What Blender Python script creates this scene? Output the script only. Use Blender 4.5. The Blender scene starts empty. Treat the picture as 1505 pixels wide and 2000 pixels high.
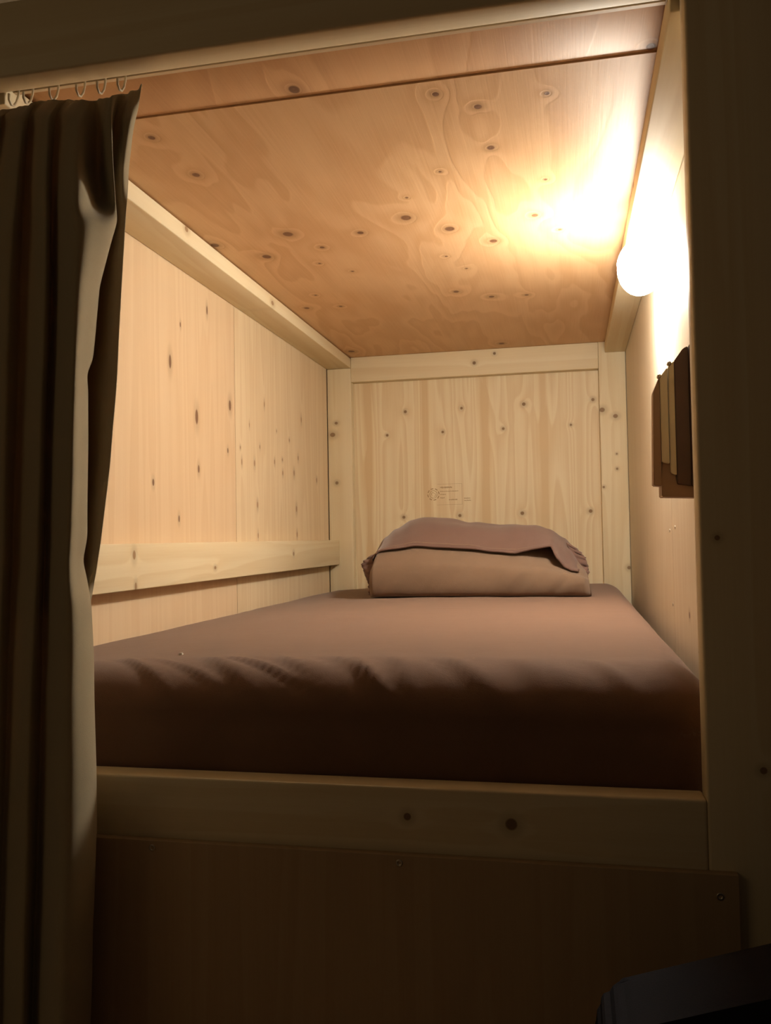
import bpy, bmesh, math, random
from mathutils import Vector, Matrix, noise

S = bpy.context.scene
COL = S.collection

# ------------------------------------------------------------ camera
cam_d = bpy.data.cameras.new('camera')
cam = bpy.data.objects.new('camera', cam_d)
COL.objects.link(cam)
cam_d.sensor_fit = 'HORIZONTAL'
cam_d.sensor_width = 36.0
cam_d.lens = 36.0 * 1686.385 / 1505.0
cam_d.clip_start = 0.02
RR = [[0.9777890, -0.2082380, 0.0237821], [0.2088492, 0.9775749, -0.0270060], [-0.0176251, 0.0313731, 0.9993523]]
M = Matrix.Identity(4)
for i in range(3):
    M[i][0] = RR[i][0]
    M[i][1] = RR[i][2]
    M[i][2] = -RR[i][1]
M[0][3], M[1][3], M[2][3] = 0.84109, -1.15222, 0.15897
cam.matrix_world = M
S.camera = cam

# ------------------------------------------------------------ world, light, exposure
LAMP_STRENGTH = 285.0
LAMP_COLOR = (1.0, 0.92, 0.79)
ROOM_POWER = 0.17
world = bpy.data.worlds.new('world')
S.world = world
world.use_nodes = True
wb = world.node_tree.nodes['Background']
wb.inputs[0].default_value = (1.0, 0.68, 0.42, 1)
wb.inputs[1].default_value = 0.024
S.view_settings.view_transform = 'Standard'
S.view_settings.look = 'None'
S.view_settings.gamma = 1.0
S.view_settings.use_curve_mapping = False
S.view_settings.exposure = 0.0

ld = bpy.data.lights.new('room_light', 'AREA')      # dim warm lamp of the dormitory aisle
ld.shape = 'RECTANGLE'; ld.size = 1.2; ld.size_y = 0.8
ld.energy = ROOM_POWER * 10
ld.color = (1.0, 0.68, 0.32)
lo = bpy.data.objects.new('room_light', ld)
lo.location = (-1.1, -1.9, 1.3)
lo.rotation_euler = (Vector((0.1, 0, 0.3)) - Vector(lo.location)).to_track_quat('-Z', 'Y').to_euler()
COL.objects.link(lo)
ud = bpy.data.lights.new('upper_bunk_light', 'POINT')  # unseen light put in the bunk above to light its wall panel
ud.energy = 1.6; ud.shadow_soft_size = 0.05; ud.color = (1.0, 0.86, 0.66)
uo = bpy.data.objects.new('upper_bunk_light', ud)
uo.location = (0.45, 0.25, 1.3)
COL.objects.link(uo)

# ------------------------------------------------------------ helpers
def parent_to(o, p):
    o.parent = p
    bpy.context.view_layer.update()
    o.matrix_parent_inverse = p.matrix_world.inverted()

def mesh_obj(name, verts, faces, mat=None, parent=None, smooth=False):
    me = bpy.data.meshes.new(name)
    me.from_pydata([tuple(v) for v in verts], [], faces)
    me.update()
    if smooth:
        for p in me.polygons: p.use_smooth = True
    o = bpy.data.objects.new(name, me)
    COL.objects.link(o)
    if mat: me.materials.append(mat)
    if parent: parent_to(o, parent)
    return o

def bm_obj(name, bm, mat=None, parent=None, smooth=False):
    bmesh.ops.recalc_face_normals(bm, faces=bm.faces)
    me = bpy.data.meshes.new(name)
    bm.to_mesh(me); bm.free()
    if smooth:
        for p in me.polygons: p.use_smooth = True
    o = bpy.data.objects.new(name, me)
    COL.objects.link(o)
    if mat: me.materials.append(mat)
    if parent: parent_to(o, parent)
    return o

def add_box(bm, x0, x1, y0, y1, z0, z1, bev=0.0, seg=3):
    vs = [bm.verts.new((x, y, z)) for x in (x0, x1) for y in (y0, y1) for z in (z0, z1)]
    idx = [(0, 1, 3, 2), (4, 6, 7, 5), (0, 4, 5, 1), (2, 3, 7, 6), (0, 2, 6, 4), (1, 5, 7, 3)]
    fs = [bm.faces.new([vs[i] for i in f]) for f in idx]
    if bev:
        es = set(e for f in fs for e in f.edges)
        bmesh.ops.bevel(bm, geom=list(es), offset=bev, segments=seg, affect='EDGES', profile=0.5)

def box(name, x0, x1, y0, y1, z0, z1, mat, parent=None, bev=0.0, seg=3):
    bm = bmesh.new()
    add_box(bm, x0, x1, y0, y1, z0, z1, bev, seg)
    o = bm_obj(name, bm, mat, parent)
    if bev:
        for p in o.data.polygons: p.use_smooth = True
        try:
            o.data.set_sharp_from_angle(angle=math.radians(50))
        except Exception: pass
    return o

def prism(name, pts, axis, a, b, mat, parent=None, bev=0.0):
    """extrude a polygon; axis 'y': pts are (x,z), axis 'x': pts are (y,z)"""
    bm = bmesh.new()
    def mk(p, t):
        return (p[0], t, p[1]) if axis == 'y' else (t, p[0], p[1])
    A = [bm.verts.new(mk(p, a)) for p in pts]
    B = [bm.verts.new(mk(p, b)) for p in pts]
    n = len(pts)
    bm.faces.new(A); bm.faces.new(B[::-1])
    for i in range(n):
        bm.faces.new([A[i], A[(i + 1) % n], B[(i + 1) % n], B[i]])
    if bev:
        bmesh.ops.bevel(bm, geom=list(bm.edges), offset=bev, segments=2, affect='EDGES')
    return bm_obj(name, bm, mat, parent)

def lathe(bm, c, prof, axis, seg=32):
    """profile (r, h) turned about an axis through c"""
    ax = Vector(axis).normalized()
    u = ax.orthogonal().normalized(); v = ax.cross(u)
    rings = []
    for r, h in prof:
        rings.append([bm.verts.new(Vector(c) + ax * h + (u * math.cos(2 * math.pi * k / seg) + v * math.sin(2 * math.pi * k / seg)) * max(r, 1e-5)) for k in range(seg)])
    for a, b in zip(rings, rings[1:]):
        for k in range(seg):
            bm.faces.new([a[k], a[(k + 1) % seg], b[(k + 1) % seg], b[k]])
    bm.faces.new(rings[0][::-1]); bm.faces.new(rings[-1])

def tube(bm, pts, r, seg=8):
    pts = [Vector(p) for p in pts]
    rings = []
    for i, p in enumerate(pts):
        t = (pts[min(i + 1, len(pts) - 1)] - pts[max(i - 1, 0)]).normalized()
        u = t.orthogonal().normalized() if i == 0 else (u - t * u.dot(t)).normalized()
        v = t.cross(u)
        rings.append([bm.verts.new(p + (u * math.cos(2 * math.pi * k / seg) + v * math.sin(2 * math.pi * k / seg)) * r) for k in range(seg)])
    for a, b in zip(rings, rings[1:]):
        for k in range(seg):
            bm.faces.new([a[k], a[(k + 1) % seg], b[(k + 1) % seg], b[k]])
    bm.faces.new(rings[0][::-1]); bm.faces.new(rings[-1])

def thing(name, label, cat, loc):
    o = bpy.data.objects.new(name, None)
    o.empty_display_size = 0.05
    o.location = loc
    COL.objects.link(o)
    o['label'] = label; o['category'] = cat
    bpy.context.view_layer.update()
    return o

def struct(o):
    o['kind'] = 'structure'
    return o

def cr(keys, t):
    """Catmull-Rom through keys (floats or Vectors), t in 0..len-1"""
    n = len(keys); i = min(int(t), n - 2); f = t - i
    p0 = keys[max(i - 1, 0)]; p1 = keys[i]; p2 = keys[i + 1]; p3 = keys[min(i + 2, n - 1)]
    return 0.5 * ((2 * p1) + (p2 - p0) * f + (2 * p0 - 5 * p1 + 4 * p2 - p3) * f * f + (3 * p1 - p0 - 3 * p2 + p3) * f ** 3)

def interp(tab, x):
    """smooth interpolation in a table of (x, value)"""
    if x <= tab[0][0]: return tab[0][1]
    for (a, va), (b, vb) in zip(tab, tab[1:]):
        if x <= b:
            f = (x - a) / (b - a); f = f * f * (3 - 2 * f) * 0.5 + f * 0.5
            return va + (vb - va) * f
    return tab[-1][1]

# ------------------------------------------------------------ materials
class NT:
    def __init__(s, name):
        s.m = bpy.data.materials.new(name); s.m.use_nodes = True
        s.t = s.m.node_tree; s.n = s.t.nodes
        s.p = s.n['Principled BSDF']
    def link(s, a, b): s.t.links.new(a, b)
    def node(s, kind, **kw):
        n = s.n.new(kind)
        for k, v in kw.items(): setattr(n, k, v)
        return n
    def val(s, sock, v):
        if hasattr(v, 'is_linked'): s.link(v, sock)
        else: sock.default_value = v
    def math(s, op, a, b=0.0, c=0.0, clamp=False):
        n = s.node('ShaderNodeMath', operation=op, use_clamp=clamp)
        s.val(n.inputs[0], a); s.val(n.inputs[1], b); s.val(n.inputs[2], c)
        return n.outputs[0]
    def vmath(s, op, a, b=(0, 0, 0)):
        n = s.node('ShaderNodeVectorMath', operation=op)
        s.val(n.inputs[0], a); s.val(n.inputs[1], b)
        return n.outputs['Value'] if op == 'LENGTH' else n.outputs[0]
    def noise(s, vec, scale=1.0, detail=2.0, rough=0.5, dist=0.0):
        n = s.node('ShaderNodeTexNoise')
        s.link(vec, n.inputs['Vector'])
        n.inputs['Scale'].default_value = scale; n.inputs['Detail'].default_value = detail
        n.inputs['Roughness'].default_value = rough; n.inputs['Distortion'].default_value = dist
        return n.outputs['Fac']
    def ramp(s, fac, stops):
        n = s.node('ShaderNodeValToRGB')
        s.link(fac, n.inputs[0])
        e = n.color_ramp.elements
        e[0].position, e[0].color = stops[0][0], tuple(stops[0][1]) + (1,)
        e[1].position, e[1].color = stops[-1][0], tuple(stops[-1][1]) + (1,)
        for pos, c in stops[1:-1]:
            x = e.new(pos); x.color = tuple(c) + (1,)
        return n.outputs[0]
    def mrange(s, v, a, b, c=0.0, d=1.0):
        n = s.node('ShaderNodeMapRange', interpolation_type='SMOOTHSTEP')
        s.val(n.inputs[0], v)
        for k, x in zip((1, 2, 3, 4), (a, b, c, d)): n.inputs[k].default_value = x
        return n.outputs[0]
    def mix(s, fac, a, b, mode='MIX'):
        n = s.node('ShaderNodeMix', data_type='RGBA', blend_type=mode)
        s.val(n.inputs[0], fac)
        for k, x in ((6, a), (7, b)):
            if hasattr(x, 'is_linked'): s.link(x, n.inputs[k])
            else: n.inputs[k].default_value = tuple(x) + (1,)
        return n.outputs[2]
    def bump(s, h, strength=0.3, dist=0.001):
        n = s.node('ShaderNodeBump')
        s.link(h, n.inputs['Height']); n.inputs['Strength'].default_value = strength
        n.inputs['Distance'].default_value = dist
        s.link(n.outputs[0], s.p.inputs['Normal'])

def wood(name, light, dark, grain, face, knots=(), kind='straight', knot_col=(0.13, 0.05, 0.025),
         rings=14.0, contrast=0.6, rough=0.55, seed=0.0, stripes=None, extra=None, ring_scale=1.0):
    """grain: 'x','y','z' direction of the fibres; face: the plane's two axes e.g. 'xy'.
    knots: (a, b, ra, rb) in object space on that plane."""
    N = NT(name)
    tc = N.node('ShaderNodeTexCoord').outputs['Object']
    sep = N.node('ShaderNodeSeparateXYZ'); N.link(tc, sep.inputs[0])
    ax = {'x': sep.outputs[0], 'y': sep.outputs[1], 'z': sep.outputs[2]}
    a, b = ax[face[0]], ax[face[1]]
    comb = N.node('ShaderNodeCombineXYZ'); N.link(a, comb.inputs[0]); N.link(b, comb.inputs[1])
    uv = comb.outputs[0]
    dmin = None
    for k in knots:
        ka, kb, ra = k[0], k[1], k[2]; rb = k[3] if len(k) > 3 else ra
        d = N.vmath('LENGTH', N.vmath('MULTIPLY', N.vmath('SUBTRACT', uv, (ka, kb, 0)), (1 / ra, 1 / rb, 0)))
        dmin = d if dmin is None else N.math('SMOOTH_MIN', dmin, d, 0.4)
    mp = N.node('ShaderNodeMapping'); N.link(tc, mp.inputs[0])
    sc = {'x': (1, 1, 1), 'y': (1, 1, 1), 'z': (1, 1, 1)}
    st = 0.22 if kind == 'ply' else 0.045
    v = [1, 1, 1]; v['xyz'.index(grain)] = st
    mp.inputs['Scale'].default_value = v
    mp.inputs['Location'].default_value = (seed, seed * 1.7, seed * 0.6)
    g = mp.outputs[0]
    if kind == 'ply':
        big = N.noise(g, 3.6 * ring_scale, 3.0, 0.55, 0.5)
    else:
        big = N.noise(g, 9.0 * ring_scale, 2.0, 0.5, 0.1)
    if dmin is not None:
        infl = N.math('POWER', 2.718, N.math('MULTIPLY', dmin, -0.42))
        big = N.math('ADD', big, N.math('MULTIPLY', infl, 0.26 if kind == 'ply' else 0.10))
    ph = N.math('MULTIPLY', big, rings)
    fr = N.math('FRACT', ph)
    tri = N.mrange(fr, 0.0, 0.8, 0.0, 1.0)
    fall = N.mrange(fr, 0.85, 1.0, 1.0, 0.0)
    band = N.math('MULTIPLY', tri, fall)
    mp2 = N.node('ShaderNodeMapping'); N.link(tc, mp2.inputs[0])
    v2 = [1, 1, 1]; v2['xyz'.index(grain)] = 0.02
    mp2.inputs['Scale'].default_value = v2
    fine = N.noise(mp2.outputs[0], 260.0, 3.0, 0.6)
    broad = N.noise(tc, 1.9, 2.0, 0.5)
    f = N.math('MULTIPLY', band, contrast)
    f = N.math('ADD', f, N.math('MULTIPLY', N.math('SUBTRACT', fine, 0.5), 0.55))
    f = N.math('ADD', f, N.math('MULTIPLY', N.math('SUBTRACT', broad, 0.5), 0.9))
    if stripes:
        per, off, amp = stripes
        w = N.noise(g, 6.0, 2.0)
        s_ = N.math('ADD', N.math('SUBTRACT', a, off), N.math('MULTIPLY', N.math('SUBTRACT', w, 0.5), 0.03))
        s_ = N.math('FRACT', N.math('DIVIDE', s_, per))
        s_ = N.math('ABSOLUTE', N.math('SUBTRACT', s_, 0.5))
        s1 = N.mrange(s_, 0.01, 0.10, 1.0, 0.0)
        f = N.math('ADD', f, N.math('MULTIPLY', s1, amp))
    f = N.math('ADD', f, 0.12, clamp=True)
    col = N.mix(f, light, dark)
    if dmin is not None:
        halo = N.mrange(dmin, 0.8, 3.2, 0.45, 0.0)
        col = N.mix(halo, col, [c * 0.62 for c in dark])
        core = N.mrange(dmin, 0.75, 1.15, 0.82, 0.0)
        col = N.mix(core, col, knot_col)
    N.link(col, N.p.inputs['Base Color'])
    N.p.inputs['Roughness'].default_value = rough
    N.p.inputs['Specular IOR Level'].default_value = 0.25
    h = N.math('ADD', N.math('MULTIPLY', fine, 0.5), N.math('MULTIPLY', band, 0.4 if kind == 'ply' else 0.25))
    N.bump(h, 0.35, 0.0012 if kind == 'ply' else 0.0006)
    return N.m

def plain(name, col, rough=0.5, metal=0.0, var=0.12, scale=30.0, bump=0.0, trans=0.0, spec=0.4):
    N = NT(name)
    tc = N.node('ShaderNodeTexCoord').outputs['Object']
    n = N.noise(tc, scale, 3.0)
    N.link(N.mix(n, [c * (1 - var) for c in col], [min(1, c * (1 + var)) for c in col]), N.p.inputs['Base Color'])
    N.p.inputs['Roughness'].default_value = rough
    N.p.inputs['Metallic'].default_value = metal
    N.p.inputs['Specular IOR Level'].default_value = spec
    if trans: N.p.inputs['Transmission Weight'].default_value = trans
    if bump: N.bump(n, bump, 0.001)
    return N.m

def cloth(name, col, bumps=0.25, sheen=0.15, rough=0.9, crease=0.0, weave=900.0, trans=0.0):
    N = NT(name)
    tc = N.node('ShaderNodeTexCoord').outputs['Object']
    fine = N.noise(tc, weave, 1.0)
    mid = N.noise(tc, 22.0, 4.0, 0.6, 0.8)
    f = N.math('ADD', N.math('MULTIPLY', fine, 0.5), N.math('MULTIPLY', mid, 0.5))
    N.link(N.mix(f, [c * 0.86 for c in col], [c * 1.14 for c in col]), N.p.inputs['Base Color'])
    N.p.inputs['Roughness'].default_value = rough
    N.p.inputs['Sheen Weight'].default_value = sheen
    N.p.inputs['Sheen Roughness'].default_value = 0.5
    N.p.inputs['Specular IOR Level'].default_value = 0.1
    h = N.math('ADD', N.math('MULTIPLY', fine, 0.15), N.math('MULTIPLY', mid, crease))
    N.bump(h, bumps, 0.004)
    return N.m

CE=[(0.4663,0.0254,0.0070),(0.9625,0.0350,0.0055),(0.6636,0.0839,0.0052),(0.7200,0.1357,0.0059),(0.8234,0.1216,0.0041),(0.7271,0.2788,0.0065),(0.1999,0.1083,0.0056),(0.2088,0.2565,0.0067),(0.6309,0.3511,0.0032),(0.2708,0.5805,0.0111),(0.1780,0.7067,0.0103),(0.0952,0.6049,0.0091),(0.4216,0.6117,0.0070),(0.5309,0.5521,0.0110),(0.6089,0.6373,0.0105),(0.7867,0.6053,0.0071),(0.6918,0.7361,0.0086),(0.3177,0.6790,0.0057),(0.5519,0.4516,0.0028),(0.8128,0.4326,0.0032),(0.2808,0.7849,0.0035),(0.3406,0.8630,0.0036),(0.1354,1.1512,0.0073),(0.5767,0.8117,0.0033),(0.6118,0.9140,0.0034),(0.5621,1.1033,0.0076),(0.6489,1.1764,0.0077),(0.7421,1.1847,0.0057),(0.6314,1.7529,0.0095),(0.1179,1.7257,0.0114),(0.8353,0.7017,0.0044),(0.1960,1.0358,0.0039),(0.2316,1.1591,0.0051)]
LW=[(0.5769,0.5533,0.0082,0.0143),(0.7113,0.4507,0.0108,0.0162),(0.9133,0.5070,0.0102,0.0126),(0.7195,0.3298,0.0067,0.0086),(0.4942,0.2850,0.0063,0.0068),(0.6134,0.2118,0.0051,0.0072),(0.7764,0.7169,0.0051,0.0099),(0.6295,0.6468,0.0037,0.0055),(0.8962,0.3899,0.0052,0.0062),(1.0491,0.4742,0.0029,0.0067),(1.1278,0.4227,0.0047,0.0057),(1.0843,0.3732,0.0062,0.0090),(0.9815,0.4063,0.0042,0.0043),(1.3892,0.4694,0.0057,0.0051),(1.4755,0.4218,0.0061,0.0079),(1.4313,0.3709,0.0080,0.0090),(1.3203,0.4032,0.0055,0.0049),(1.3223,0.3631,0.0056,0.0074),(1.2497,0.3910,0.0052,0.0072),(1.1689,0.5478,0.0047,0.0082),(1.5138,0.5494,0.0060,0.0093),(1.6773,0.3639,0.0072,0.0084),(1.1040,0.2598,0.0064,0.0091),(1.4510,0.2590,0.0083,0.0103),(1.1057,0.1750,0.0048,0.0079),(1.4535,0.1783,0.0063,0.0090),(0.9904,0.3693,0.0043,0.0087),(1.2716,0.4840,0.0035,0.0036)]
BW=[(0.2106,0.5298,0.0048),(0.2780,0.6112,0.0056),(0.4108,0.5331,0.0048),(0.4790,0.6141,0.0048),(0.6229,0.5355,0.0048),(0.6952,0.6176,0.0064),(0.8529,0.5385,0.0040),(0.9279,0.6214,0.0056),(0.2658,0.2354,0.0056),(0.4655,0.2368,0.0056),(0.6818,0.2400,0.0064),(0.9115,0.2419,0.0064)]
PLY_L, PLY_D = (0.72, 0.47, 0.26), (0.56, 0.315, 0.15)
WALL_L, WALL_D = (0.78, 0.64, 0.44), (0.66, 0.49, 0.30)
SPF_L, SPF_D = (0.80, 0.70, 0.49), (0.70, 0.56, 0.34)

m_ceil = wood('ceiling plywood', PLY_L, PLY_D, 'y', 'xy', [(k[0], k[1], k[2], k[2] * 1.25) for k in CE[2:]], 'ply', rings=11, contrast=0.42, seed=3.1)
m_ceil2 = wood('ceiling plywood offcut', (0.66, 0.40, 0.21), (0.50, 0.27, 0.13), 'y', 'xy', [(k[0], k[1], k[2] * 1.2, k[2] * 1.6) for k in CE[:2]], 'ply', rings=11, contrast=0.4, seed=8.4, knot_col=(0.08, 0.03, 0.02))
LA = [k for k in LW if k[0] < 0.947]; LB = [k for k in LW if k[0] >= 0.947]
LA = [(k[0], k[1], k[2] * .75, k[3] * 1.1) for k in LA]; LB = [(k[0], k[1], k[2] * .7, k[3]) for k in LB]
m_wl1 = wood('left plywood near', (0.75, 0.58, 0.39), (0.64, 0.45, 0.27), 'z', 'yz', LA, 'straight', rings=9, contrast=0.3, seed=1.3)
m_wl2 = wood('left plywood far', WALL_L, WALL_D, 'z', 'yz', LB, 'straight', rings=12, contrast=0.4, seed=5.2, knot_col=(0.34, 0.17, 0.08))
m_wb = wood('back plywood', (0.86, 0.75, 0.53), (0.72, 0.55, 0.33), 'z', 'xz', BW, 'straight', rings=16, contrast=0.5, seed=2.2, stripes=(0.2085, 0.033, 0.9), knot_col=(0.2, 0.1, 0.04))
m_wr = wood('right plywood', (0.74, 0.66, 0.52), (0.66, 0.56, 0.41), 'z', 'yz', [(0.4, 0.02, 0.006), (0.3, 0.12, 0.005)], 'straight', rings=10, contrast=0.35, seed=7.7)
m_xx = wood('pale timber along x', SPF_L, SPF_D, 'x', 'xz',
            [(0.5307, 0.7635, .006), (0.6011, 0.7923, .005)], 'straight', rings=8, contrast=0.45, seed=0.7, knot_col=(0.16, 0.07, 0.03))
m_fx = wood('header and rail timber', SPF_L, SPF_D, 'x', 'xz', [(0.6462, -0.1675, .0045), (0.7674, -0.1703, .007)], 'straight', rings=8, contrast=0.4, seed=11.7, knot_col=(0.16, 0.07, 0.03))
m_fz = wood('front post timber', SPF_L, SPF_D, 'z', 'xz', [(0.9995, 0.154, .003), (1.040, -0.099, .004)], 'straight', rings=8, contrast=0.4, seed=15.1, knot_col=(0.2, 0.1, 0.05))
m_xy = wood('pale timber along y', SPF_L, SPF_D, 'y', 'yz',
            [(0.4743, 0.800, .008, .006), (0.9963, 0.786, .010, .006), (0.341, 0.1374, .006, .009), (0.346, 0.078, .004, .008), (1.30, 0.12, .006), (0.72, 0.10, .006, .004)], 'straight', rings=8, contrast=0.45, seed=4.4, knot_col=(0.3, 0.16, 0.07))
m_xz = wood('pale timber along z', SPF_L, SPF_D, 'z', 'xz',
            [(0.9562, 0.5796, .009, .008), (0.9990, 0.5567, .008, .007), (0.0331, 0.5765, .006, .005), (0.0192, 0.5352, .010, .008), (0.0322, 0.3624, .006), (0.955, .32, .004), (1.0, .43, .003), (1.0, .38, .004), (1.03, .05, .006)], 'straight', rings=8, contrast=0.45, seed=6.1, knot_col=(0.22, 0.12, 0.06))
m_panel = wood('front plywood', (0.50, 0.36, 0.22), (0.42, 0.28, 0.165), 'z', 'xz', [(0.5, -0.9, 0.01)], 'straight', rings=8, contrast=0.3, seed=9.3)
m_edge = plain('dark gap', (0.10, 0.05, 0.03), 0.9)
m_sheet = cloth('brown bed sheet', (0.19, 0.108, 0.074), 0.35, 0.25, crease=0.5)
m_pillow = cloth('brown pillowcase', (0.195, 0.128, 0.085), 0.35, 0.25, crease=0.35)
m_flap = cloth('brown pillowcase outer', (0.15, 0.088, 0.070), 0.3, 0.25, crease=0.3)
m_curt = cloth('olive curtain cloth', (0.42, 0.36, 0.24), 0.25, 0.2, crease=0.15)
_t = m_curt.node_tree; _tr = _t.nodes.new('ShaderNodeBsdfTranslucent'); _tr.inputs[0].default_value = (0.45, 0.27, 0.13, 1)
_mx = _t.nodes.new('ShaderNodeMixShader'); _mx.inputs[0].default_value = 0.16
_out = [n for n in _t.nodes if n.type == 'OUTPUT_MATERIAL'][0]
_t.links.new(_t.nodes['Principled BSDF'].outputs[0], _mx.inputs[1]); _t.links.new(_tr.outputs[0], _mx.inputs[2]); _t.links.new(_mx.outputs[0], _out.inputs[0])
m_hook = plain('cloudy hook plastic', (0.75, 0.66, 0.48), 0.3, var=0.03, trans=0.4)
m_track = plain('cream track plastic', (0.70, 0.56, 0.38), 0.45, var=0.04)
m_screw = plain('dull screw steel', (0.55, 0.5, 0.42), 0.35, 0.9)
m_dark = plain('dark stained wood and seam shade', (0.12, 0.065, 0.04), 0.5)  # on the backing boards this dark tone stands in for seam shade
m_brown = plain('brown stained wood', (0.36, 0.22, 0.12), 0.5)
m_black = cloth('black bag cloth', (0.012, 0.012, 0.016), 0.3, 0.0)
m_ink = plain('faded brown ink', (0.40, 0.255, 0.125), 0.8, var=0.3, scale=400)
m_lint = plain('white lint', (0.8, 0.75, 0.65), 0.9)
m_base = plain('white lamp plastic', (0.8, 0.78, 0.72), 0.4, var=0.03)

# ------------------------------------------------------------ setting: the panels around the berth
W, YB, YF, H = 1.037, 1.860, -0.107, 0.8095
BL, BR = -0.012, W + 0.012
wl = struct(box('wall_left', BL, 0.0, YF, 0.9462, -0.60, 0.8095, m_wl1))
wl2 = box('plywood_sheet', BL, 0.0, 0.9486, 1.8200, -0.60, 0.8095, m_wl2, wl)
wl3 = box('backing_board', BL - 0.02, BL, YF, YB + .012, -0.60, 1.45, m_dark, wl)  # coloured dark so the gaps between sheets look shaded
wl4 = box('upper_sheet', BL, 0.0, YF, YB, 0.8350, 1.45, m_wl2, wl)
wb_ = struct(box('wall_back', BL, BR, YB, YB + 0.012, -0.60, 0.8095, m_wb))
wr = struct(box('wall_right', W, BR, YF, 0.618, -0.60, 0.8095, m_wr))
wr2 = box('plywood_sheet', W, BR, 0.6196, 1.8200, -0.60, 0.8095, m_wr, wr)
wr3 = box('backing_board', BR, BR + 0.02, YF, YB + .012, -0.60, 1.45, m_dark, wr)  # dark colour stands in for shade in the sheet seam
ce = struct(box('ceiling', BL, BR, 0.0472, YB + .012, H, H + 0.012, m_ceil))
ce2 = box('plywood_offcut', BL, BR, YF + 0.001, 0.0460, H + 0.002, H + 0.012, m_ceil2, ce, bev=0.0012, seg=2)
ce3 = box('deck_board', BL, BR, YF + 0.001, YB + .012, H + 0.0122, H + 0.025, m_panel, ce)
fl = struct(box('floor', -1.5, 2.5, -2.4, 2.2, -0.72, -0.60, m_panel))

# maker's stamp printed on the back sheet
bm = bmesh.new()
cx, cz, yy = 0.3735, 0.3135, YB - 0.0004
def ring(bm, cx, cz, r0, r1, seg=28, a0=0, a1=2 * math.pi):
    vs = []
    for k in range(seg + 1):
        t = a0 + (a1 - a0) * k / seg
        vs.append((bm.verts.new((cx + r0 * math.cos(t), yy, cz + r0 * math.sin(t))), bm.verts.new((cx + r1 * math.cos(t), yy, cz + r1 * math.sin(t)))))
    for p, q in zip(vs, vs[1:]): bm.faces.new([p[0], q[0], q[1], p[1]])
def bar(bm, x0, x1, z0, z1):
    bm.faces.new([bm.verts.new(v) for v in ((x0, yy, z0), (x1, yy, z0), (x1, yy, z1), (x0, yy, z1))])
ring(bm, cx, cz, 0.0125, 0.0138)
for k in range(8): ring(bm, cx, cz, 0.0185, 0.0215, 5, k * math.pi / 4, k * math.pi / 4 + 0.5)
ring(bm, cx - 0.002, cz + .001, 0.0045, 0.0058, 14, 0.5, 4.2)
ring(bm, cx + 0.004, cz - .002, 0.004, 0.0052, 12, -2.2, 1.5)
bar(bm, 0.388, 0.475, 0.3487, 0.3493)
bar(bm, 0.385, 0.475, 0.2757, 0.2763)
bar(bm, 0.4745, 0.4751, 0.2757, 0.3493)
random.seed(4)
for (z, x0, x1, w) in ((0.337, 0.398, 0.437, 0.0034), (0.3235, 0.398, 0.460, 0.0017), (0.3125, 0.398, 0.416, 0.0022), (0.3005, 0.398, 0.412, 0.0022), (0.2935, 0.428, 0.458, 0.0022), (0.2975, 0.482, 0.504, 0.0018), (0.2895, 0.482, 0.504, 0.0018)):
    x = x0
    while x < x1:
        d = random.uniform(0.0014, 0.003)
        bar(bm, x, x + d, z - w * random.uniform(.5, 1), z + w * random.uniform(.5, 1))
        x += d + 0.0012
bm_obj('printed_stamp', bm, m_ink, wb_)
# small screw dimples in the right wall
def screw(name, c, nrm, r, parent, mat=m_screw):
    bm = bmesh.new()
    n = Vector(nrm)
    lathe(bm, Vector(c) - n * 0.0015, [(r * .5, 0), (r, 0), (r, 0.0021), (r * .82, 0.0026), (r * .5, 0.0024), (r * .3, 0.0008), (0.0001, 0.0006)], n, 20)
    return bm_obj(name, bm, mat, parent, True)
for c in ((W, 0.57, 0.1716), (W, 0.66, 0.166), (W, 0.30, -0.03), (W, 0.64, 0.02)):
    screw('screw', c, (-1, 0, 0), 0.0035, wr)

# ------------------------------------------------------------ timber frame of the bunk
YA, YR = -0.145, -0.107
fr = thing('bunk_frame', 'built-in plywood and pale timber bunk frame around the brown mattress', 'bunk bed', (0.5, 0.85, -0.60))
R_ = 0.0035
box('front_post', 0.981, 1.100, YA, YR, -0.60, 1.45, m_fz, fr, R_)
box('front_post', -0.119, 0.0, YA, YR, -0.60, 1.45, m_fz, fr, R_)
box('header_beam', 0.0, 0.981, YA, YR, 0.786, 0.889, m_fx, fr, R_)
box('front_rail', 0.0, 0.981, YA, YR, -0.222, -0.133, m_fx, fr, R_)
box('back_post', 0.0015, 0.089, 1.822, YB, -0.60, 0.7710, m_xz, fr, 0.002)
box('back_post', W - 0.089, W - 0.0015, 1.822, YB, -0.60, H, m_xz, fr, 0.002)
box('back_beam', 0.0895, W - 0.0895, 1.822, YB, H - 0.089, H - 0.0005, m_xx, fr, 0.002)
box('side_beam', 0.0005, 0.089, YR, YB, H - 0.038, H - 0.0030, m_xy, fr, 0.002)
box('side_beam', 0.970, W - 0.0005, YR, 1.8215, H - 0.038, H - 0.0030, m_xy, fr, 0.002)
box('guard_rail', 0.0005, 0.038, YR, 1.8215, 0.0715, 0.159, m_xy, fr, 0.002)
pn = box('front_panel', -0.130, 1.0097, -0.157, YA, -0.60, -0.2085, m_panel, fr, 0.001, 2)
screw('screw', (0.3267, -0.157, -0.2175), (0, -1, 0), 0.0042, pn)
screw('screw', (0.638, -0.157, -0.2175), (0, -1, 0), 0.0042, pn)
screw('screw', (0.99, -0.157, -0.232), (0, -1, 0), 0.0042, pn)
box('bed_deck', 0.0, W, YR, YB, -0.185, -0.160, m_panel, fr, 0.001, 2)

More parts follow.
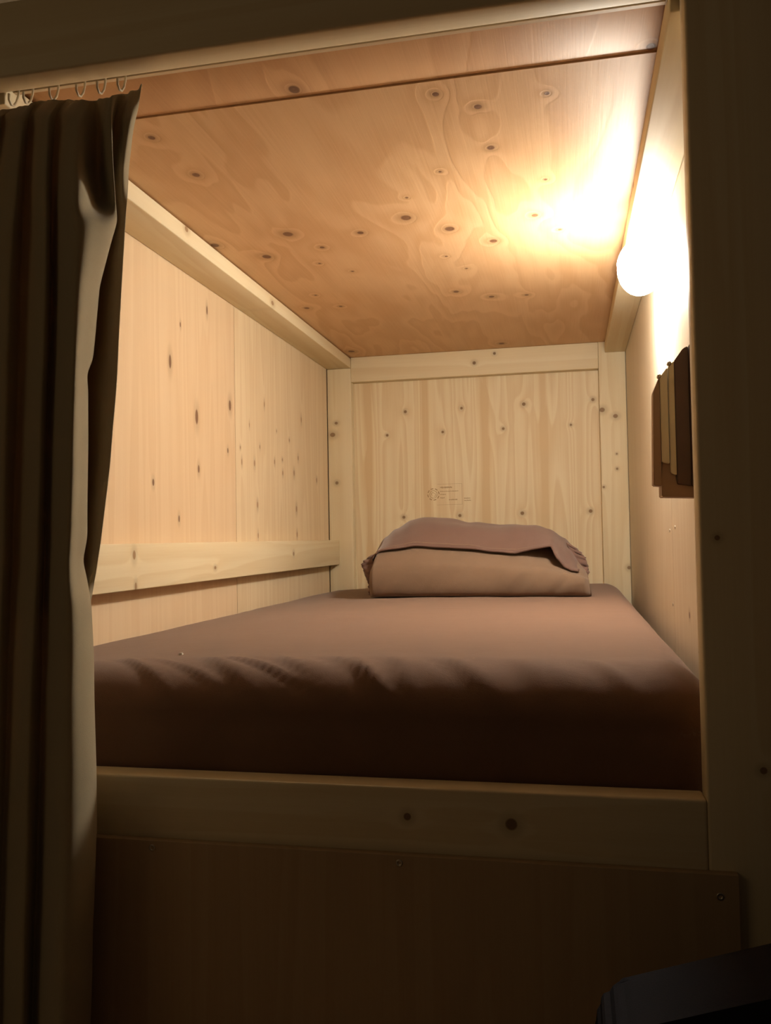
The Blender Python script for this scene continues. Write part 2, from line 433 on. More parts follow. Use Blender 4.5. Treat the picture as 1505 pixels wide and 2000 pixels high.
# ------------------------------------------------------------ mattress with fitted sheet
RID = [(0.195, 1.0, .010, .006, -.04, .06), (0.25, 1.4, .009, .004, -.03, .05), (0.33, 0.9, .012, .005, -.035, .06), (0.36, 1.5, .009, .006, -.03, .06),
       (0.44, 0.8, .010, .006, -.03, .06), (0.475, 0.7, .008, .005, -.02, .06), (0.515, 0.9, .010, .006, -.03, .06), (0.545, 0.5, .008, .006, -.03, .06),
       (0.60, 0.4, .009, .006, -.03, .06), (0.67, 0.7, .014, .004, -.03, .06), (0.76, 0.5, .014, .003, -.03, .06), (0.86, 0.5, .012, .003, -.03, .06)]
def mattress():
    x0, x1, y0, y1, z0, z1 = 0.004, 1.012, -0.098, 1.812, -0.159, 0.0
    nx, ny = 150, 240
    def prof(n, a, b):      # parameter list denser near the ends
        out = []
        for i in range(n + 1):
            t = i / n
            t = t + 0.80 * math.sin(2 * math.pi * t) / (2 * math.pi) * -1
            out.append(a + (b - a) * t)
        return out
    xs, ys = prof(nx, x0, x1), prof(ny, y0, y1)
    verts, faces = [], []
    def wrinkle(x, y):
        w = 0.0
        # pulled folds of the sheet across the front edge
        e = max(0, 1 - abs(y - (-0.045)) / 0.10)
        fx = x + 0.9 * (y + 0.05)
        s = noise.noise(Vector((fx * 17, 3.1, y * 4))) + 0.5 * noise.noise(Vector((fx * 36, 9.1, y * 6)))
        w += e * 0.0025 * s
        sa = (-0.035 - y)                      # distance over the front edge
        for (rx0, sl, wd, am, s0, s1) in RID:
            u_ = x - (rx0 + sl * 1.3 * (sa - s0))
            if abs(u_) < wd * 4:
                m = max(0, min(1, (sa - s0) / 0.02)) * max(0, min(1, (s1 - sa) / 0.012))
                w += 0.55 * am * m * (math.exp(-(u_ / wd) ** 2) - 0.6 * math.exp(-((u_ + wd * 1.7) / wd) ** 2))
        w += 0.0016 * noise.noise(Vector((x * 9, y * 5, 0.3)))
        w += 0.0022 * noise.noise(Vector((x * 2.2, y * 1.6, 4.3)))
        c = noise.noise(Vector((x * 8 + y * 5, y * 21, 2.0)))
        w += 0.0016 * max(0, c - .1) * math.exp(-((y - .75) / .5) ** 2)
        return w
    # top sheet
    idx = {}
    for j, y in enumerate(ys):
        for i, x in enumerate(xs):
            Rx = 0.046 if x < 0.5 else 0.070
            Ry = 0.095 if y < 0.8 else 0.046
            A = max(0, 1 - min(x - x0, x1 - x) / Rx); B = max(0, 1 - min(y - y0, y1 - y) / Ry)
            q = math.hypot(A, B)
            X, Y, z = x, y, z1
            if q > 0:
                zr = (A * A * (0.046 if x < 0.5 else 0.070) + B * B * (0.075 if y < 0.8 else 0.046)) / (q * q)
                if q > 1:
                    A, B, q = A / q, B / q, 1.0
                    if A > 0: X = x0 + Rx - Rx * A if x < 0.5 else x1 - Rx + Rx * A
                    if B > 0: Y = y0 + Ry - Ry * B if y < 0.8 else y1 - Ry + Ry * B
                z = z1 - zr * (1 - math.sqrt(max(0, 1 - q * q)))
            z += wrinkle(X, Y) - 0.018 * max(0, 1 - x / 0.5) ** 1.5
            idx[i, j] = len(verts); verts.append((X, Y, z))
    for j in range(ny):
        for i in range(nx):
            faces.append((idx[i, j], idx[i + 1, j], idx[i + 1, j + 1], idx[i, j + 1]))
    # skirt
    per = [(i, 0) for i in range(nx)] + [(nx, j) for j in range(ny)] + [(i, ny) for i in range(nx, 0, -1)] + [(0, j) for j in range(ny, 0, -1)]
    prev = [idx[p] for p in per]
    L = 12
    for k in range(1, L + 1):
        t = k / L
        cur = []
        for q, p in enumerate(per):
            vx, vy, vz = verts[idx[p]]
            z = vz + (z0 - vz) * t
            bul = 0.006 * math.sin(math.pi * t)
            s = noise.noise(Vector((vx * 12 + vz, vy * 12, z * 5))) * 0.005 * (1 - t * .5)
            bul = bul + s
            ox = -1 if p[0] == 0 else (1 if p[0] == nx else 0)
            oy = -1 if p[1] == 0 else (1 if p[1] == ny else 0)
            if oy > 0: oy = 0
            if ox: bul = min(bul, 0.004) * 0.5
            if oy: bul = min(bul, 0.007)
            cur.append(len(verts)); verts.append((vx + ox * bul, vy + oy * bul, z))
        n = len(per)
        for q in range(n):
            faces.append((prev[q], cur[q], cur[(q + 1) % n], prev[(q + 1) % n]))
        prev = cur
    faces.append(tuple(prev[::-1]))
    return verts, faces
mt = thing('mattress', 'single mattress covered with a plain dark brown fitted sheet', 'mattress', (0.5, 0.85, -0.159))
v, f = mattress()
o = mesh_obj('fitted_sheet', v, f, m_sheet, mt, True)
bm = bmesh.new(); bm.from_mesh(o.data); bmesh.ops.recalc_face_normals(bm, faces=bm.faces); bm.to_mesh(o.data); bm.free()
bm = bmesh.new()
for k in range(6):
    a = k * 1.05
    add_box(bm, 0.2800 - .0015 + .0012 * math.cos(a), 0.2800 + .0015 + .0012 * math.cos(a), 0.0265 + .0012 * math.sin(a), 0.0295 + .0012 * math.sin(a), -0.010, -0.0035 + .0003 * k)
lt = bm_obj('lint_fluff', bm, m_lint)
lt['label'] = 'tiny white speck of lint on the brown sheet, near the front left'; lt['category'] = 'lint'

# ------------------------------------------------------------ pillow
TOP = [(0.262, 0.060), (0.281, 0.123), (0.3053, 0.1546), (0.3354, 0.183), (0.383, 0.2081), (0.4474, 0.2165), (0.5166, 0.2093), (0.5622, 0.2003), (0.6074, 0.1903), (0.6749, 0.1878), (0.7416, 0.1864), (0.7854, 0.1744), (0.8231, 0.1486), (0.8444, 0.126), (0.875, 0.085), (0.892, 0.05)]
HEM = [(0.285, 0.095), (0.3207, 0.1239), (0.3649, 0.1287), (0.4252, 0.1364), (0.4953, 0.131), (0.5805, 0.1255), (0.6435, 0.1172), (0.6954, 0.1113), (0.76, 0.104), (0.82, 0.09), (0.86, 0.075), (0.893, 0.055)]
EDGE = [(0.285, 0.105), (0.3207, 0.1239), (0.3649, 0.1287), (0.4252, 0.1364), (0.4953, 0.131), (0.5805, 0.1255), (0.6435, 0.1172), (0.6954, 0.1113), (0.725, 0.1185), (0.7421, 0.1231), (0.7909, 0.1292), (0.8079, 0.0953), (0.828, 0.072), (0.8427, 0.0665), (0.856, 0.072), (0.866, 0.092)]
def sect(u, infl=0.0):
    """cross-section keys (y, z) of the folded pillow at u (its X)"""
    h, t = interp(HEM, u), interp(TOP, u) - 0.006
    t = max(t, h * 0.9)
    return [Vector((1.19, 0.0012)), Vector((1.150, 0.004)), Vector((1.137, 0.030)), Vector((1.143, 0.45 * h + .018)), Vector((1.163, 0.78 * h)), Vector((1.2, h)),
            Vector((1.28, h + (t - h) * 0.72)), Vector((1.37, t)), Vector((1.47, t * 0.93)), Vector((1.56, t * 0.66)), Vector((1.60, t * .3)), Vector((1.585, 0.0012))]
pl = thing('pillow', 'folded brown pillow at the head of the bed against the back wall', 'pillow', (0.58, 1.36, 0.0))
NU, NV = 110, 90
verts, faces = [], []
XL, XR = 0.299, 0.893
for i in range(NU + 1):
    s = i / NU
    s2 = 0.5 - 0.5 * math.cos(math.pi * s); s2 = s * .6 + s2 * .4
    ef = min(s, 1 - s)
    k = min(1, (ef / 0.035 + 1e-4)) ** 0.5          # gather the ends
    for j in range(NV):
        t = j / (NV - 1) * 11
        # the right hand end leans outward towards the base, the left is upright
        keys = sect(XL + (XR - XL) * s2)
        c = cr(keys, t)
        z = max(c.y, 0.001)
        xr = XR - 0.55 * max(0, z - 0.05) - 0.15 * z
        xl = XL + 0.02 * z + 0.30 * max(0, z - 0.12)
        x = xl + (xr - xl) * s2
        c = cr(sect(x), t)
        cy, cz = 1.37, 0.06
        y = cy + (c.x - cy) * (0.90 + 0.10 * k); z = max(c.y, 0.001)
        z = cz + (z - cz) * (0.55 + 0.45 * k) if z > cz else z
        front = max(0, 1 - abs(t - 3) / 2.6)
        fx = x - 0.7 * (z)                        # diagonal creases from the base seam
        w = noise.noise(Vector((fx * 26, z * 6, 1.0))) + .5 * noise.noise(Vector((fx * 50, z * 9, 5.0)))
        w2 = noise.noise(Vector((x * 9, z * 14, 7.0)))
        y += front * (0.012 * w * max(0, 1 - z / 0.10) + 0.006 * w2)
        z += 0.003 * noise.noise(Vector((x * 14, y * 12, 3))) * (1 if z > .05 else 0)
        verts.append((x, y, max(z, 0.001)))
for i in range(NU):
    for j in range(NV):
        a = i * NV + j; b = i * NV + (j + 1) % NV
        faces.append((a, b, b + NV, a + NV))
faces.append(tuple(range(NV))); faces.append(tuple(NU * NV + j for j in reversed(range(NV))))
mesh_obj('pillow_body', verts, faces, m_pillow, pl, True)
# outer flap folded over the top, its hem lifting at the right
verts, faces = [], []
NU, NV = 120, 60
for i in range(NU + 1):
    s = i / NU
    for j in range(NV + 1):
        t = j / NV
        xe = 0.303 + (0.862 - 0.303) * s            # along the hem
        ze = interp(EDGE, xe)
        lift = math.exp(-((xe - 0.79) / 0.05) ** 2)
        ye = 1.190 - 0.016 * lift - 0.010 * math.exp(-((xe - 0.85) / 0.03) ** 2)
        if xe > .8: ye -= 0.012
        xt = 0.270 + (0.880 - 0.270) * s            # along the crest
        zt = interp(TOP, xt) + 0.002
        P = [Vector((xe, ye, ze + 0.004)), Vector(((xe * .6 + xt * .4), 1.27, ze + (zt - ze) * 0.72 + 0.004)), Vector((xt, 1.38, zt)), Vector((xt, 1.48, zt * .94)), Vector((xt, 1.58, zt * .66)), Vector((xt, 1.618, zt * .25 + .01))]
        p = cr(P, t * 5)
        f_ = max(0, 1 - t * 3)
        fx = p.x + 0.25 * (p.z)
        p.z += 0.007 * noise.noise(Vector((fx * 16, p.y * 5, 11))) * (1 if 0.02 < t < .9 else 0.3)
        p.z += 0.004 * noise.noise(Vector((p.x * 7 - p.z * 9, p.y * 14, 21))) * min(1, t * 8)
        ed = min(s, 1 - s)
        if ed < 0.05: p.z -= 0.016 * (1 - ed / 0.05) ** 2
        verts.append(tuple(p))
for i in range(NU):
    for j in range(NV):
        a = i * (NV + 1) + j
        faces.append((a, a + NV + 1, a + NV + 2, a + 1))
fp = mesh_obj('pillowcase_flap', verts, faces, m_flap, pl, True)
sd = fp.modifiers.new('thick', 'SOLIDIFY'); sd.thickness = 0.003; sd.offset = 1
pts = [Vector(verts[i * (NV + 1)]) + Vector((0, -0.0015, 0.0)) for i in range(2, NU + 1)]
bm = bmesh.new(); tube(bm, pts, 0.0028, 8); bm_obj('hem', bm, m_flap, fp, True)
pts = [Vector(verts[i * (NV + 1) + 2]) + Vector((0, -0.002, 0.0012)) for i in range(2, NU + 1)]
bm = bmesh.new(); tube(bm, pts, 0.0014, 6); bm_obj('seam_stitch', bm, m_pillow, fp, True)
# ruffled seam allowances poking out at both ends
def ruffle(name, inner, outer, mat, seed):
    vs, fs = [], []; n = 40; m = 8
    for i in range(n + 1):
        a = cr([Vector(p) for p in inner], i / n * (len(inner) - 1)); b = cr([Vector(p) for p in outer], i / n * (len(outer) - 1))
        for j in range(m + 1):
            t = j / m; p = a.lerp(b, t)
            p.y += 0.012 * t * noise.noise(Vector((i * .35, t * 2, seed))); p.x += 0.006 * t * noise.noise(Vector((i * .5, 4, seed)))
            p.z = max(p.z, 0.003)
            vs.append(tuple(p))
    for i in range(n):
        for j in range(m):
            a = i * (m + 1) + j; fs.append((a, a + 1, a + m + 2, a + m + 1))
    o = mesh_obj(name, vs, fs, mat, pl, True)
    s = o.modifiers.new('thick', 'SOLIDIFY'); s.thickness = 0.004; s.offset = 0
    return o
ruffle('pillowcase_ruffle', [(0.325, 1.22, 0.128), (0.318, 1.20, 0.085), (0.312, 1.19, 0.045), (0.312, 1.18, 0.004)],
       [(0.292, 1.215, 0.112), (0.268, 1.21, 0.088), (0.286, 1.20, 0.040), (0.292, 1.19, 0.004)], m_flap, 3.0)
ruffle('pillowcase_ruffle', [(0.83, 1.30, 0.140), (0.845, 1.28, 0.105), (0.86, 1.25, 0.06), (0.87, 1.23, 0.01)],
       [(0.858, 1.29, 0.122), (0.880, 1.27, 0.098), (0.888, 1.25, 0.060), (0.878, 1.23, 0.03)], m_flap, 9.0)

# ------------------------------------------------------------ curtain
CUR = [
 [(0.297,-0.101,0.780),(0.283,-0.104,0.770),(0.267,-0.105,0.766),(0.262,-0.125,0.753),(0.229,-0.105,0.764),(0.224,-0.128,0.752),(0.191,-0.105,0.766),(0.182,-0.125,0.759),(0.149,-0.103,0.771),(0.142,-0.125,0.756),(0.108,-0.105,0.766),(0.101,-0.125,0.753),(0.064,-0.105,0.765),(0.055,-0.125,0.753)],
 [(0.286,-0.110,0.723),(0.288,-0.130,0.714),(0.259,-0.115,0.724),(0.271,-0.145,0.709),(0.235,-0.115,0.727),(0.235,-0.155,0.708),(0.188,-0.115,0.733),(0.189,-0.150,0.716),(0.149,-0.115,0.737),(0.152,-0.150,0.720),(0.111,-0.120,0.740),(0.109,-0.150,0.726),(0.059,-0.115,0.748),(0.058,-0.150,0.732)],
 [(0.278,-0.112,0.658),(0.284,-0.140,0.645),(0.254,-0.120,0.657),(0.285,-0.165,0.634),(0.240,-0.125,0.656),(0.247,-0.185,0.630),(0.189,-0.130,0.660),(0.196,-0.175,0.640),(0.146,-0.125,0.666),(0.153,-0.170,0.647),(0.105,-0.140,0.664),(0.104,-0.170,0.652),(0.051,-0.130,0.675),(0.058,-0.170,0.657)],
 [(0.288,-0.136,0.599),(0.277,-0.134,0.601),(0.240,-0.112,0.613),(0.283,-0.155,0.593),(0.256,-0.150,0.597),(0.267,-0.222,0.569),(0.190,-0.135,0.609),(0.199,-0.185,0.589),(0.146,-0.130,0.616),(0.153,-0.180,0.596),(0.105,-0.150,0.612),(0.104,-0.180,0.601),(0.050,-0.140,0.621),(0.059,-0.180,0.605)],
 [(0.286,-0.136,0.579),(0.276,-0.134,0.581),(0.236,-0.112,0.593),(0.285,-0.155,0.572),(0.285,-0.196,0.558),(0.266,-0.222,0.550),(0.189,-0.135,0.589),(0.201,-0.190,0.568),(0.144,-0.130,0.595),(0.152,-0.185,0.574),(0.101,-0.150,0.592),(0.100,-0.180,0.581),(0.046,-0.140,0.601),(0.059,-0.180,0.585)],
 [(0.284,-0.136,0.549),(0.270,-0.134,0.551),(0.228,-0.112,0.562),(0.275,-0.155,0.544),(0.281,-0.196,0.529),(0.265,-0.222,0.522),(0.188,-0.135,0.558),(0.201,-0.192,0.538),(0.142,-0.130,0.564),(0.149,-0.185,0.545),(0.097,-0.150,0.561),(0.100,-0.180,0.551),(0.046,-0.140,0.569),(0.059,-0.180,0.555)],
 [(0.280,-0.136,0.492),(0.265,-0.134,0.494),(0.216,-0.112,0.504),(0.259,-0.155,0.489),(0.270,-0.196,0.476),(0.263,-0.222,0.469),(0.190,-0.140,0.498),(0.201,-0.195,0.482),(0.143,-0.135,0.503),(0.145,-0.185,0.489),(0.093,-0.150,0.503),(0.096,-0.180,0.494),(0.046,-0.140,0.510),(0.058,-0.180,0.497)],
 [(0.276,-0.136,0.432),(0.257,-0.134,0.434),(0.208,-0.112,0.443),(0.252,-0.155,0.430),(0.263,-0.196,0.419),(0.261,-0.222,0.413),(0.188,-0.140,0.437),(0.199,-0.195,0.424),(0.141,-0.135,0.442),(0.143,-0.185,0.430),(0.092,-0.150,0.442),(0.096,-0.180,0.434),(0.046,-0.140,0.447),(0.058,-0.180,0.437)],
 [(0.274,-0.136,0.396),(0.253,-0.134,0.398),(0.204,-0.112,0.405),(0.248,-0.155,0.394),(0.259,-0.196,0.385),(0.260,-0.222,0.380),(0.187,-0.140,0.400),(0.198,-0.195,0.389),(0.141,-0.135,0.404),(0.141,-0.185,0.394),(0.092,-0.150,0.404),(0.096,-0.180,0.398),(0.046,-0.140,0.409),(0.058,-0.180,0.400)],
 [(0.273,-0.136,0.381),(0.251,-0.134,0.382),(0.200,-0.112,0.389),(0.239,-0.155,0.379),(0.257,-0.196,0.370),(0.259,-0.222,0.365),(0.186,-0.140,0.385),(0.197,-0.195,0.374),(0.140,-0.135,0.388),(0.141,-0.185,0.379),(0.092,-0.150,0.388),(0.096,-0.180,0.383),(0.046,-0.140,0.393),(0.058,-0.180,0.385)],
 [(0.271,-0.136,0.359),(0.250,-0.134,0.361),(0.200,-0.112,0.367),(0.241,-0.155,0.358),(0.257,-0.196,0.350),(0.258,-0.222,0.346),(0.185,-0.140,0.363),(0.196,-0.195,0.353),(0.139,-0.135,0.366),(0.141,-0.185,0.358),(0.092,-0.150,0.366),(0.096,-0.180,0.361),(0.046,-0.140,0.371),(0.058,-0.180,0.363)],
 [(0.262,-0.136,0.267),(0.244,-0.134,0.267),(0.198,-0.112,0.271),(0.240,-0.155,0.266),(0.255,-0.196,0.262),(0.255,-0.222,0.259),(0.184,-0.145,0.269),(0.193,-0.195,0.264),(0.134,-0.135,0.271),(0.138,-0.185,0.267),(0.088,-0.150,0.272),(0.092,-0.180,0.269),(0.045,-0.140,0.274),(0.058,-0.180,0.270)],
 [(0.248,-0.136,0.167),(0.236,-0.134,0.168),(0.196,-0.112,0.168),(0.239,-0.155,0.168),(0.252,-0.196,0.167),(0.252,-0.222,0.168),(0.184,-0.150,0.169),(0.191,-0.200,0.169),(0.132,-0.140,0.169),(0.136,-0.185,0.170),(0.088,-0.150,0.170),(0.092,-0.180,0.170),(0.045,-0.140,0.171),(0.058,-0.180,0.171)],
 [(0.243,-0.136,0.138),(0.231,-0.134,0.138),(0.194,-0.112,0.138),(0.232,-0.155,0.138),(0.249,-0.196,0.139),(0.250,-0.222,0.140),(0.182,-0.150,0.139),(0.190,-0.200,0.140),(0.131,-0.140,0.139),(0.135,-0.185,0.140),(0.088,-0.150,0.140),(0.091,-0.180,0.141),(0.045,-0.140,0.140),(0.058,-0.180,0.141)],
 [(0.239,-0.136,0.115),(0.228,-0.134,0.115),(0.194,-0.112,0.114),(0.238,-0.155,0.116),(0.251,-0.196,0.117),(0.250,-0.222,0.119),(0.181,-0.150,0.116),(0.188,-0.200,0.118),(0.129,-0.140,0.116),(0.133,-0.185,0.118),(0.087,-0.150,0.116),(0.091,-0.180,0.118),(0.045,-0.140,0.116),(0.058,-0.180,0.118)],
 [(0.234,-0.140,0.082),(0.238,-0.160,0.083),(0.218,-0.150,0.083),(0.247,-0.160,0.083),(0.261,-0.205,0.087),(0.252,-0.225,0.088),(0.180,-0.150,0.083),(0.189,-0.205,0.087),(0.133,-0.150,0.083),(0.134,-0.190,0.086),(0.095,-0.160,0.084),(0.091,-0.180,0.085),(0.053,-0.150,0.083),(0.058,-0.180,0.085)],
 [(0.235,-0.150,0.004),(0.237,-0.165,0.007),(0.224,-0.160,0.006),(0.256,-0.170,0.008),(0.266,-0.212,0.014),(0.254,-0.230,0.016),(0.185,-0.165,0.006),(0.189,-0.215,0.013),(0.136,-0.165,0.005),(0.136,-0.200,0.011),(0.098,-0.170,0.006),(0.097,-0.190,0.009),(0.058,-0.160,0.004),(0.057,-0.180,0.006)],
 [(0.242,-0.168,-0.120),(0.237,-0.172,-0.119),(0.228,-0.168,-0.121),(0.264,-0.180,-0.116),(0.273,-0.222,-0.105),(0.257,-0.240,-0.101),(0.186,-0.175,-0.120),(0.188,-0.225,-0.107),(0.139,-0.180,-0.121),(0.139,-0.210,-0.113),(0.102,-0.180,-0.122),(0.102,-0.200,-0.117),(0.064,-0.170,-0.126),(0.065,-0.190,-0.121)],
 [(0.239,-0.170,-0.195),(0.236,-0.174,-0.194),(0.226,-0.170,-0.196),(0.267,-0.185,-0.189),(0.276,-0.228,-0.174),(0.257,-0.245,-0.170),(0.183,-0.178,-0.196),(0.187,-0.230,-0.178),(0.136,-0.182,-0.197),(0.135,-0.210,-0.188),(0.100,-0.180,-0.199),(0.101,-0.200,-0.193),(0.064,-0.170,-0.205),(0.065,-0.190,-0.198)],
 [(0.236,-0.172,-0.308),(0.232,-0.176,-0.306),(0.224,-0.172,-0.309),(0.264,-0.190,-0.298),(0.273,-0.232,-0.279),(0.256,-0.250,-0.273),(0.178,-0.180,-0.309),(0.184,-0.235,-0.285),(0.132,-0.184,-0.310),(0.131,-0.210,-0.299),(0.098,-0.180,-0.315),(0.099,-0.200,-0.306),(0.064,-0.170,-0.322),(0.065,-0.190,-0.313)],
 [(0.231,-0.172,-0.433),(0.228,-0.176,-0.431),(0.220,-0.172,-0.434),(0.262,-0.193,-0.419),(0.271,-0.235,-0.395),(0.253,-0.252,-0.387),(0.174,-0.182,-0.433),(0.182,-0.238,-0.402),(0.130,-0.186,-0.435),(0.128,-0.210,-0.422),(0.095,-0.180,-0.442),(0.097,-0.200,-0.431),(0.063,-0.170,-0.451),(0.065,-0.190,-0.440)],
 [(0.229,-0.172,-0.557),(0.226,-0.176,-0.555),(0.218,-0.172,-0.558),(0.259,-0.193,-0.540),(0.268,-0.235,-0.511),(0.250,-0.252,-0.502),(0.172,-0.182,-0.557),(0.179,-0.238,-0.520),(0.128,-0.186,-0.560),(0.126,-0.210,-0.545),(0.093,-0.180,-0.568),(0.096,-0.200,-0.555),(0.062,-0.170,-0.579),(0.063,-0.190,-0.566)]]

cu = thing('curtain', 'olive brown cloth curtain drawn to the left side of the bunk opening', 'curtain', (0.15, -0.17, -0.60))
rows = [[Vector(p) for p in r] for r in CUR]
for r in rows:
    for c in range(6, len(r)):
        r[c].y = r[c].y * 0.62 - 0.165 * 0.38 if r is not rows[0] else r[c].y
NR, NC = 260, 150
verts, faces = [], []
# parametrise rows by height so that vertical sampling is even
hts = [sum(p.z for p in r) / len(r) for r in rows]
for a in range(NR + 1):
    z = hts[0] + (hts[-1] - hts[0]) * a / NR
    k = 0
    while k < len(hts) - 2 and z < hts[k + 1]: k += 1
    t = k + max(0, min(1, (hts[k] - z) / (hts[k] - hts[k + 1])))
    f = t - k; f = f * f * (3 - 2 * f) * .4 + f * .6; t = k + min(f, .9999)
    i = int(t); f = t - i
    line = [rows[i][c].lerp(rows[min(i + 1, len(rows) - 1)][c], f) for c in range(len(rows[0]))]
    for b in range(NC + 1):
        p = cr(line, b / NC * (len(line) - 1))
        amp = min(1, a / 20)
        p.y += amp * (0.004 * noise.noise(Vector((p.x * 12, z * 3.5, 1.5))) + 0.0015 * noise.noise(Vector((p.x * 30, z * 12, 8))))
        if a < 14: p.y += 0.004 * math.sin(p.x * 420) * (1 - a / 14)
        verts.append(tuple(p))
for a in range(NR):
    for b in range(NC):
        q = a * (NC + 1) + b
        faces.append((q, q + NC + 1, q + NC + 2, q + 1))
cc = mesh_obj('curtain_cloth', verts, faces, m_curt, cu, True)
sm = cc.modifiers.new('soft', 'SMOOTH'); sm.factor = 0.5; sm.iterations = 14
sd = cc.modifiers.new('thick', 'SOLIDIFY'); sd.thickness = 0.0015; sd.offset = 0
for x in (0.045, 0.1007, 0.1231, 0.1627, 0.2032, 0.234, 0.264):
    bm = bmesh.new()
    tube(bm, [(x, -0.0925, 0.8045), (x, -0.0925, 0.795), (x + .001, -0.0945, 0.788), (x + .002, -0.100, 0.776), (x + .002, -0.106, 0.768), (x + .002, -0.112, 0.766), (x + .002, -0.117, 0.771), (x + .002, -0.117, 0.779)], 0.0016, 8)
    add_box(bm, x - .004, x + .004, -0.097, -0.088, 0.8005, 0.8045, 0.001, 1)
    bm_obj('curtain_hook', bm, m_hook, cu, True)
# track
ct = thing('curtain_rail', 'slim cream curtain rail running under the ceiling behind the header beam', 'curtain rail', (0.49, -0.094, 0.807))
bm = bmesh.new()
add_box(bm, 0.002, 0.968, -0.1035, -0.0815, 0.8052, 0.8068)
add_box(bm, 0.002, 0.968, -0.1035, -0.1020, 0.7965, 0.8053)
add_box(bm, 0.002, 0.968, -0.0830, -0.0815, 0.7965, 0.8053)
add_box(bm, 0.002, 0.968, -0.1021, -0.0970, 0.7965, 0.7978)
add_box(bm, 0.002, 0.968, -0.0880, -0.0829, 0.7965, 0.7978)
bm_obj('track', bm, m_track, ct)
box('end_cap', 0.9682, 0.9695, -0.1040, -0.0810, 0.7960, 0.8065, m_track, ct)

# ------------------------------------------------------------ lamp on the right wall
lp = thing('wall_lamp', 'glowing white frosted glass wall lamp at the top right of the berth', 'lamp', (W, 0.64, 0.70))
LX, LY, LZ = 0.992, 0.64, 0.696
E_ = NT('lamp glass')
E_.p.inputs['Base Color'].default_value = (0.9, 0.9, 0.88, 1)
E_.p.inputs['Emission Color'].default_value = tuple(LAMP_COLOR) + (1,)
E_.p.inputs['Emission Strength'].default_value = LAMP_STRENGTH
bm = bmesh.new()
bmesh.ops.create_uvsphere(bm, u_segments=48, v_segments=32, radius=1.0)
for v_ in bm.verts:
    v_.co = Vector((LX + v_.co.x * 0.045, LY + v_.co.y * 0.060, LZ + v_.co.z * 0.055))
cap = bm.copy()  # added dimmer top, holds down the hot spot on the ceiling
bmesh.ops.delete(cap, geom=[v_ for v_ in cap.verts if v_.co.z < LZ + 0.10 * 0.055], context='VERTS')
bmesh.ops.delete(bm, geom=[v_ for v_ in bm.verts if v_.co.z > LZ + 0.14 * 0.055], context='VERTS')
for v_ in cap.verts:
    v_.co = Vector((LX + (v_.co.x - LX) * 1.03, LY + (v_.co.y - LY) * 1.03, LZ + (v_.co.z - LZ) * 1.03))
E2 = NT('added dim cap glass')
E2.p.inputs['Base Color'].default_value = (0.85, 0.85, 0.83, 1)
E2.p.inputs['Emission Color'].default_value = tuple(LAMP_COLOR) + (1,)
E2.p.inputs['Emission Strength'].default_value = LAMP_STRENGTH * 0.14
bm_obj('added_dim_cap', cap, E2.m, lp, True)
bm_obj('lamp_shade', bm, E_.m, lp, True)
bm = bmesh.new()
lathe(bm, (W, LY, LZ), [(0.040, -0.001), (0.040, 0.006), (0.034, 0.009), (0.026, 0.014), (0.026, 0.022)], (-1, 0, 0), 32)
bm_obj('lamp_base', bm, m_base, lp, True)

# ------------------------------------------------------------ folded wall shelf below the lamp
sh = thing('wall_shelf', 'small folded wooden shelf with slats hanging on the right wall', 'shelf', (W, 0.25, 0.21))
def pr(name, pts, y0, y1, mat, bev=0.0012): return prism(name, pts, 'y', y0, y1, mat, sh, bev)
pr('flap', [(0.9620, 0.2304), (0.9735, 0.2290), (0.9745, 0.3900), (0.9650, 0.3677)], 0.160, 0.19, m_brown)
pr('slat', [(0.9745, 0.2640), (0.9850, 0.2610), (0.9850, 0.4020), (0.9745, 0.3880)], 0.158, 0.20, m_xz)
pr('slat', [(0.9865, 0.2480), (0.9945, 0.2440), (0.9945, 0.4110), (0.9865, 0.4030)], 0.158, 0.20, m_xz)
pr('side_board', [(0.9950, 0.2320), (1.0150, 0.2280), (1.0150, 0.4320), (1.0080, 0.4290), (0.9950, 0.4110)], 0.160, 0.22, m_dark)
pr('back_board', [(1.0155, 0.2280), (1.0360, 0.2280), (1.0360, 0.4360), (1.0155, 0.4330)], 0.150, 0.26, m_dark)
pr('bracket', [(0.9738, 0.2136), (1.0360, 0.2110), (1.0360, 0.2270), (0.9950, 0.2300), (0.9945, 0.2430), (0.9865, 0.2650), (0.9755, 0.2680), (0.9738, 0.2400)], 0.165, 0.21, m_brown)
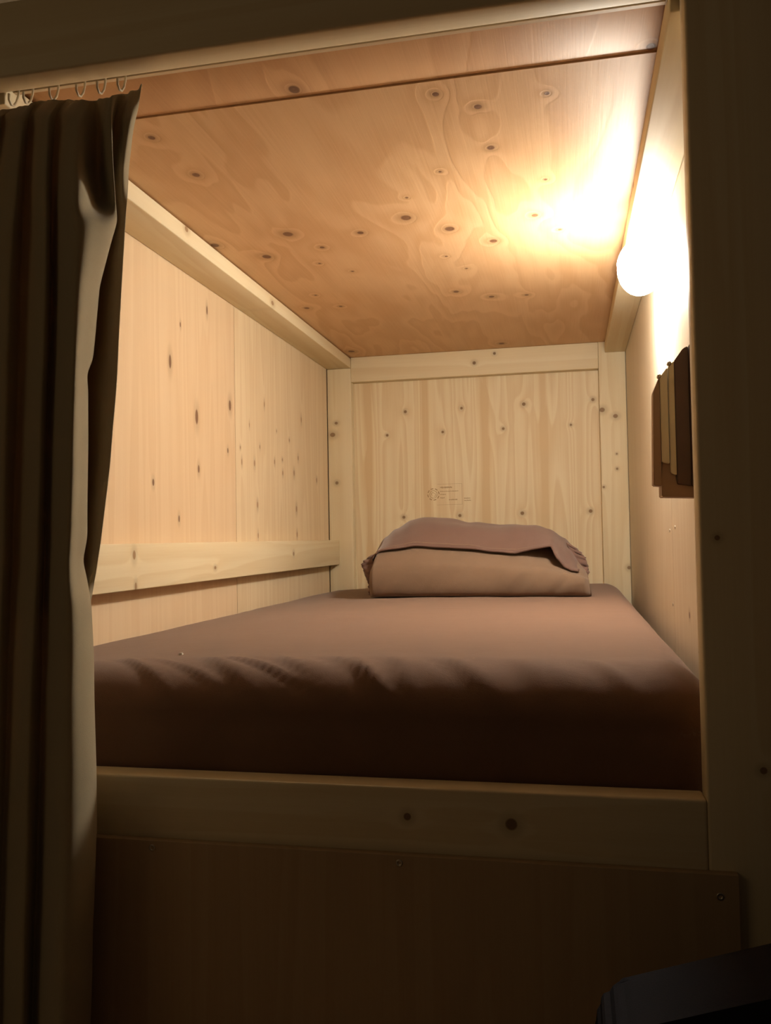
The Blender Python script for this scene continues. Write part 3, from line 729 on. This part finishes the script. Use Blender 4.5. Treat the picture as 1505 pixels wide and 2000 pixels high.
for (x, z) in ((0.9730, 0.3885), (0.9875, 0.4065)):
    bm = bmesh.new(); lathe(bm, (x, 0.150, z), [(0.0022, -.001), (0.003, 0.001), (0.003, 0.01), (0.0022, 0.012)], (0, 1, 0), 14)
    bm_obj('hinge_pin', bm, m_screw, sh, True)

# ------------------------------------------------------------ black bag on the floor at the right
bg = thing('backpack', 'black soft bag with a rounded top corner at the bottom right', 'bag', (1.05, -0.36, -0.60))
def blob(cx, cy, z0, z1, hx, hy, e=4.0, tilt=0.0, mat=m_black, name='bag_body', nu=64, nv=40):
    vs, fs = [], []
    cz, hz = (z0 + z1) / 2, (z1 - z0) / 2
    def sp(v, p): return math.copysign(abs(v) ** p, v)
    for j in range(nv + 1):
        ph = -math.pi / 2 + math.pi * j / nv
        for i in range(nu):
            th = 2 * math.pi * i / nu
            x = sp(math.cos(ph), 2 / e) * sp(math.cos(th), 2 / e); y = sp(math.cos(ph), 2 / e) * sp(math.sin(th), 2 / e); z = sp(math.sin(ph), 2 / e)
            n = 0.006 * noise.noise(Vector((x * 2, y * 2, z * 3)))
            Z = cz + hz * z
            if z > 0: Z += tilt * x * hx * z
            vs.append((cx + hx * x + n, cy + hy * y + n, max(Z, z0)))
    for j in range(nv):
        for i in range(nu):
            a = j * nu + i; b = j * nu + (i + 1) % nu
            fs.append((a, b, b + nu, a + nu))
    o = mesh_obj(name, vs, fs, mat, bg, True)
    return o
bb = prism('bag_body', [(.862, -.598), (.853, -.33), (.853, -.285), (.8555, -.264), (.864, -.250), (.878, -.243), (.93, -.226), (1.005, -.2017), (1.10, -.176), (1.24, -.165), (1.275, -.18), (1.29, -.22), (1.30, -.598)], 'y', -0.415, -0.33, m_black, bg, 0.006)
blob(1.08, -0.43, -0.575, -0.34, 0.15, 0.03, 4.5, 0.0, name='front_pocket')
bm = bmesh.new(); tube(bm, [(1.11, -0.37, -0.182), (1.115, -0.37, -0.155), (1.155, -0.37, -0.14), (1.195, -0.37, -0.148), (1.20, -0.37, -0.175)], 0.006, 8)
bm_obj('carry_handle', bm, m_black, bg, True)
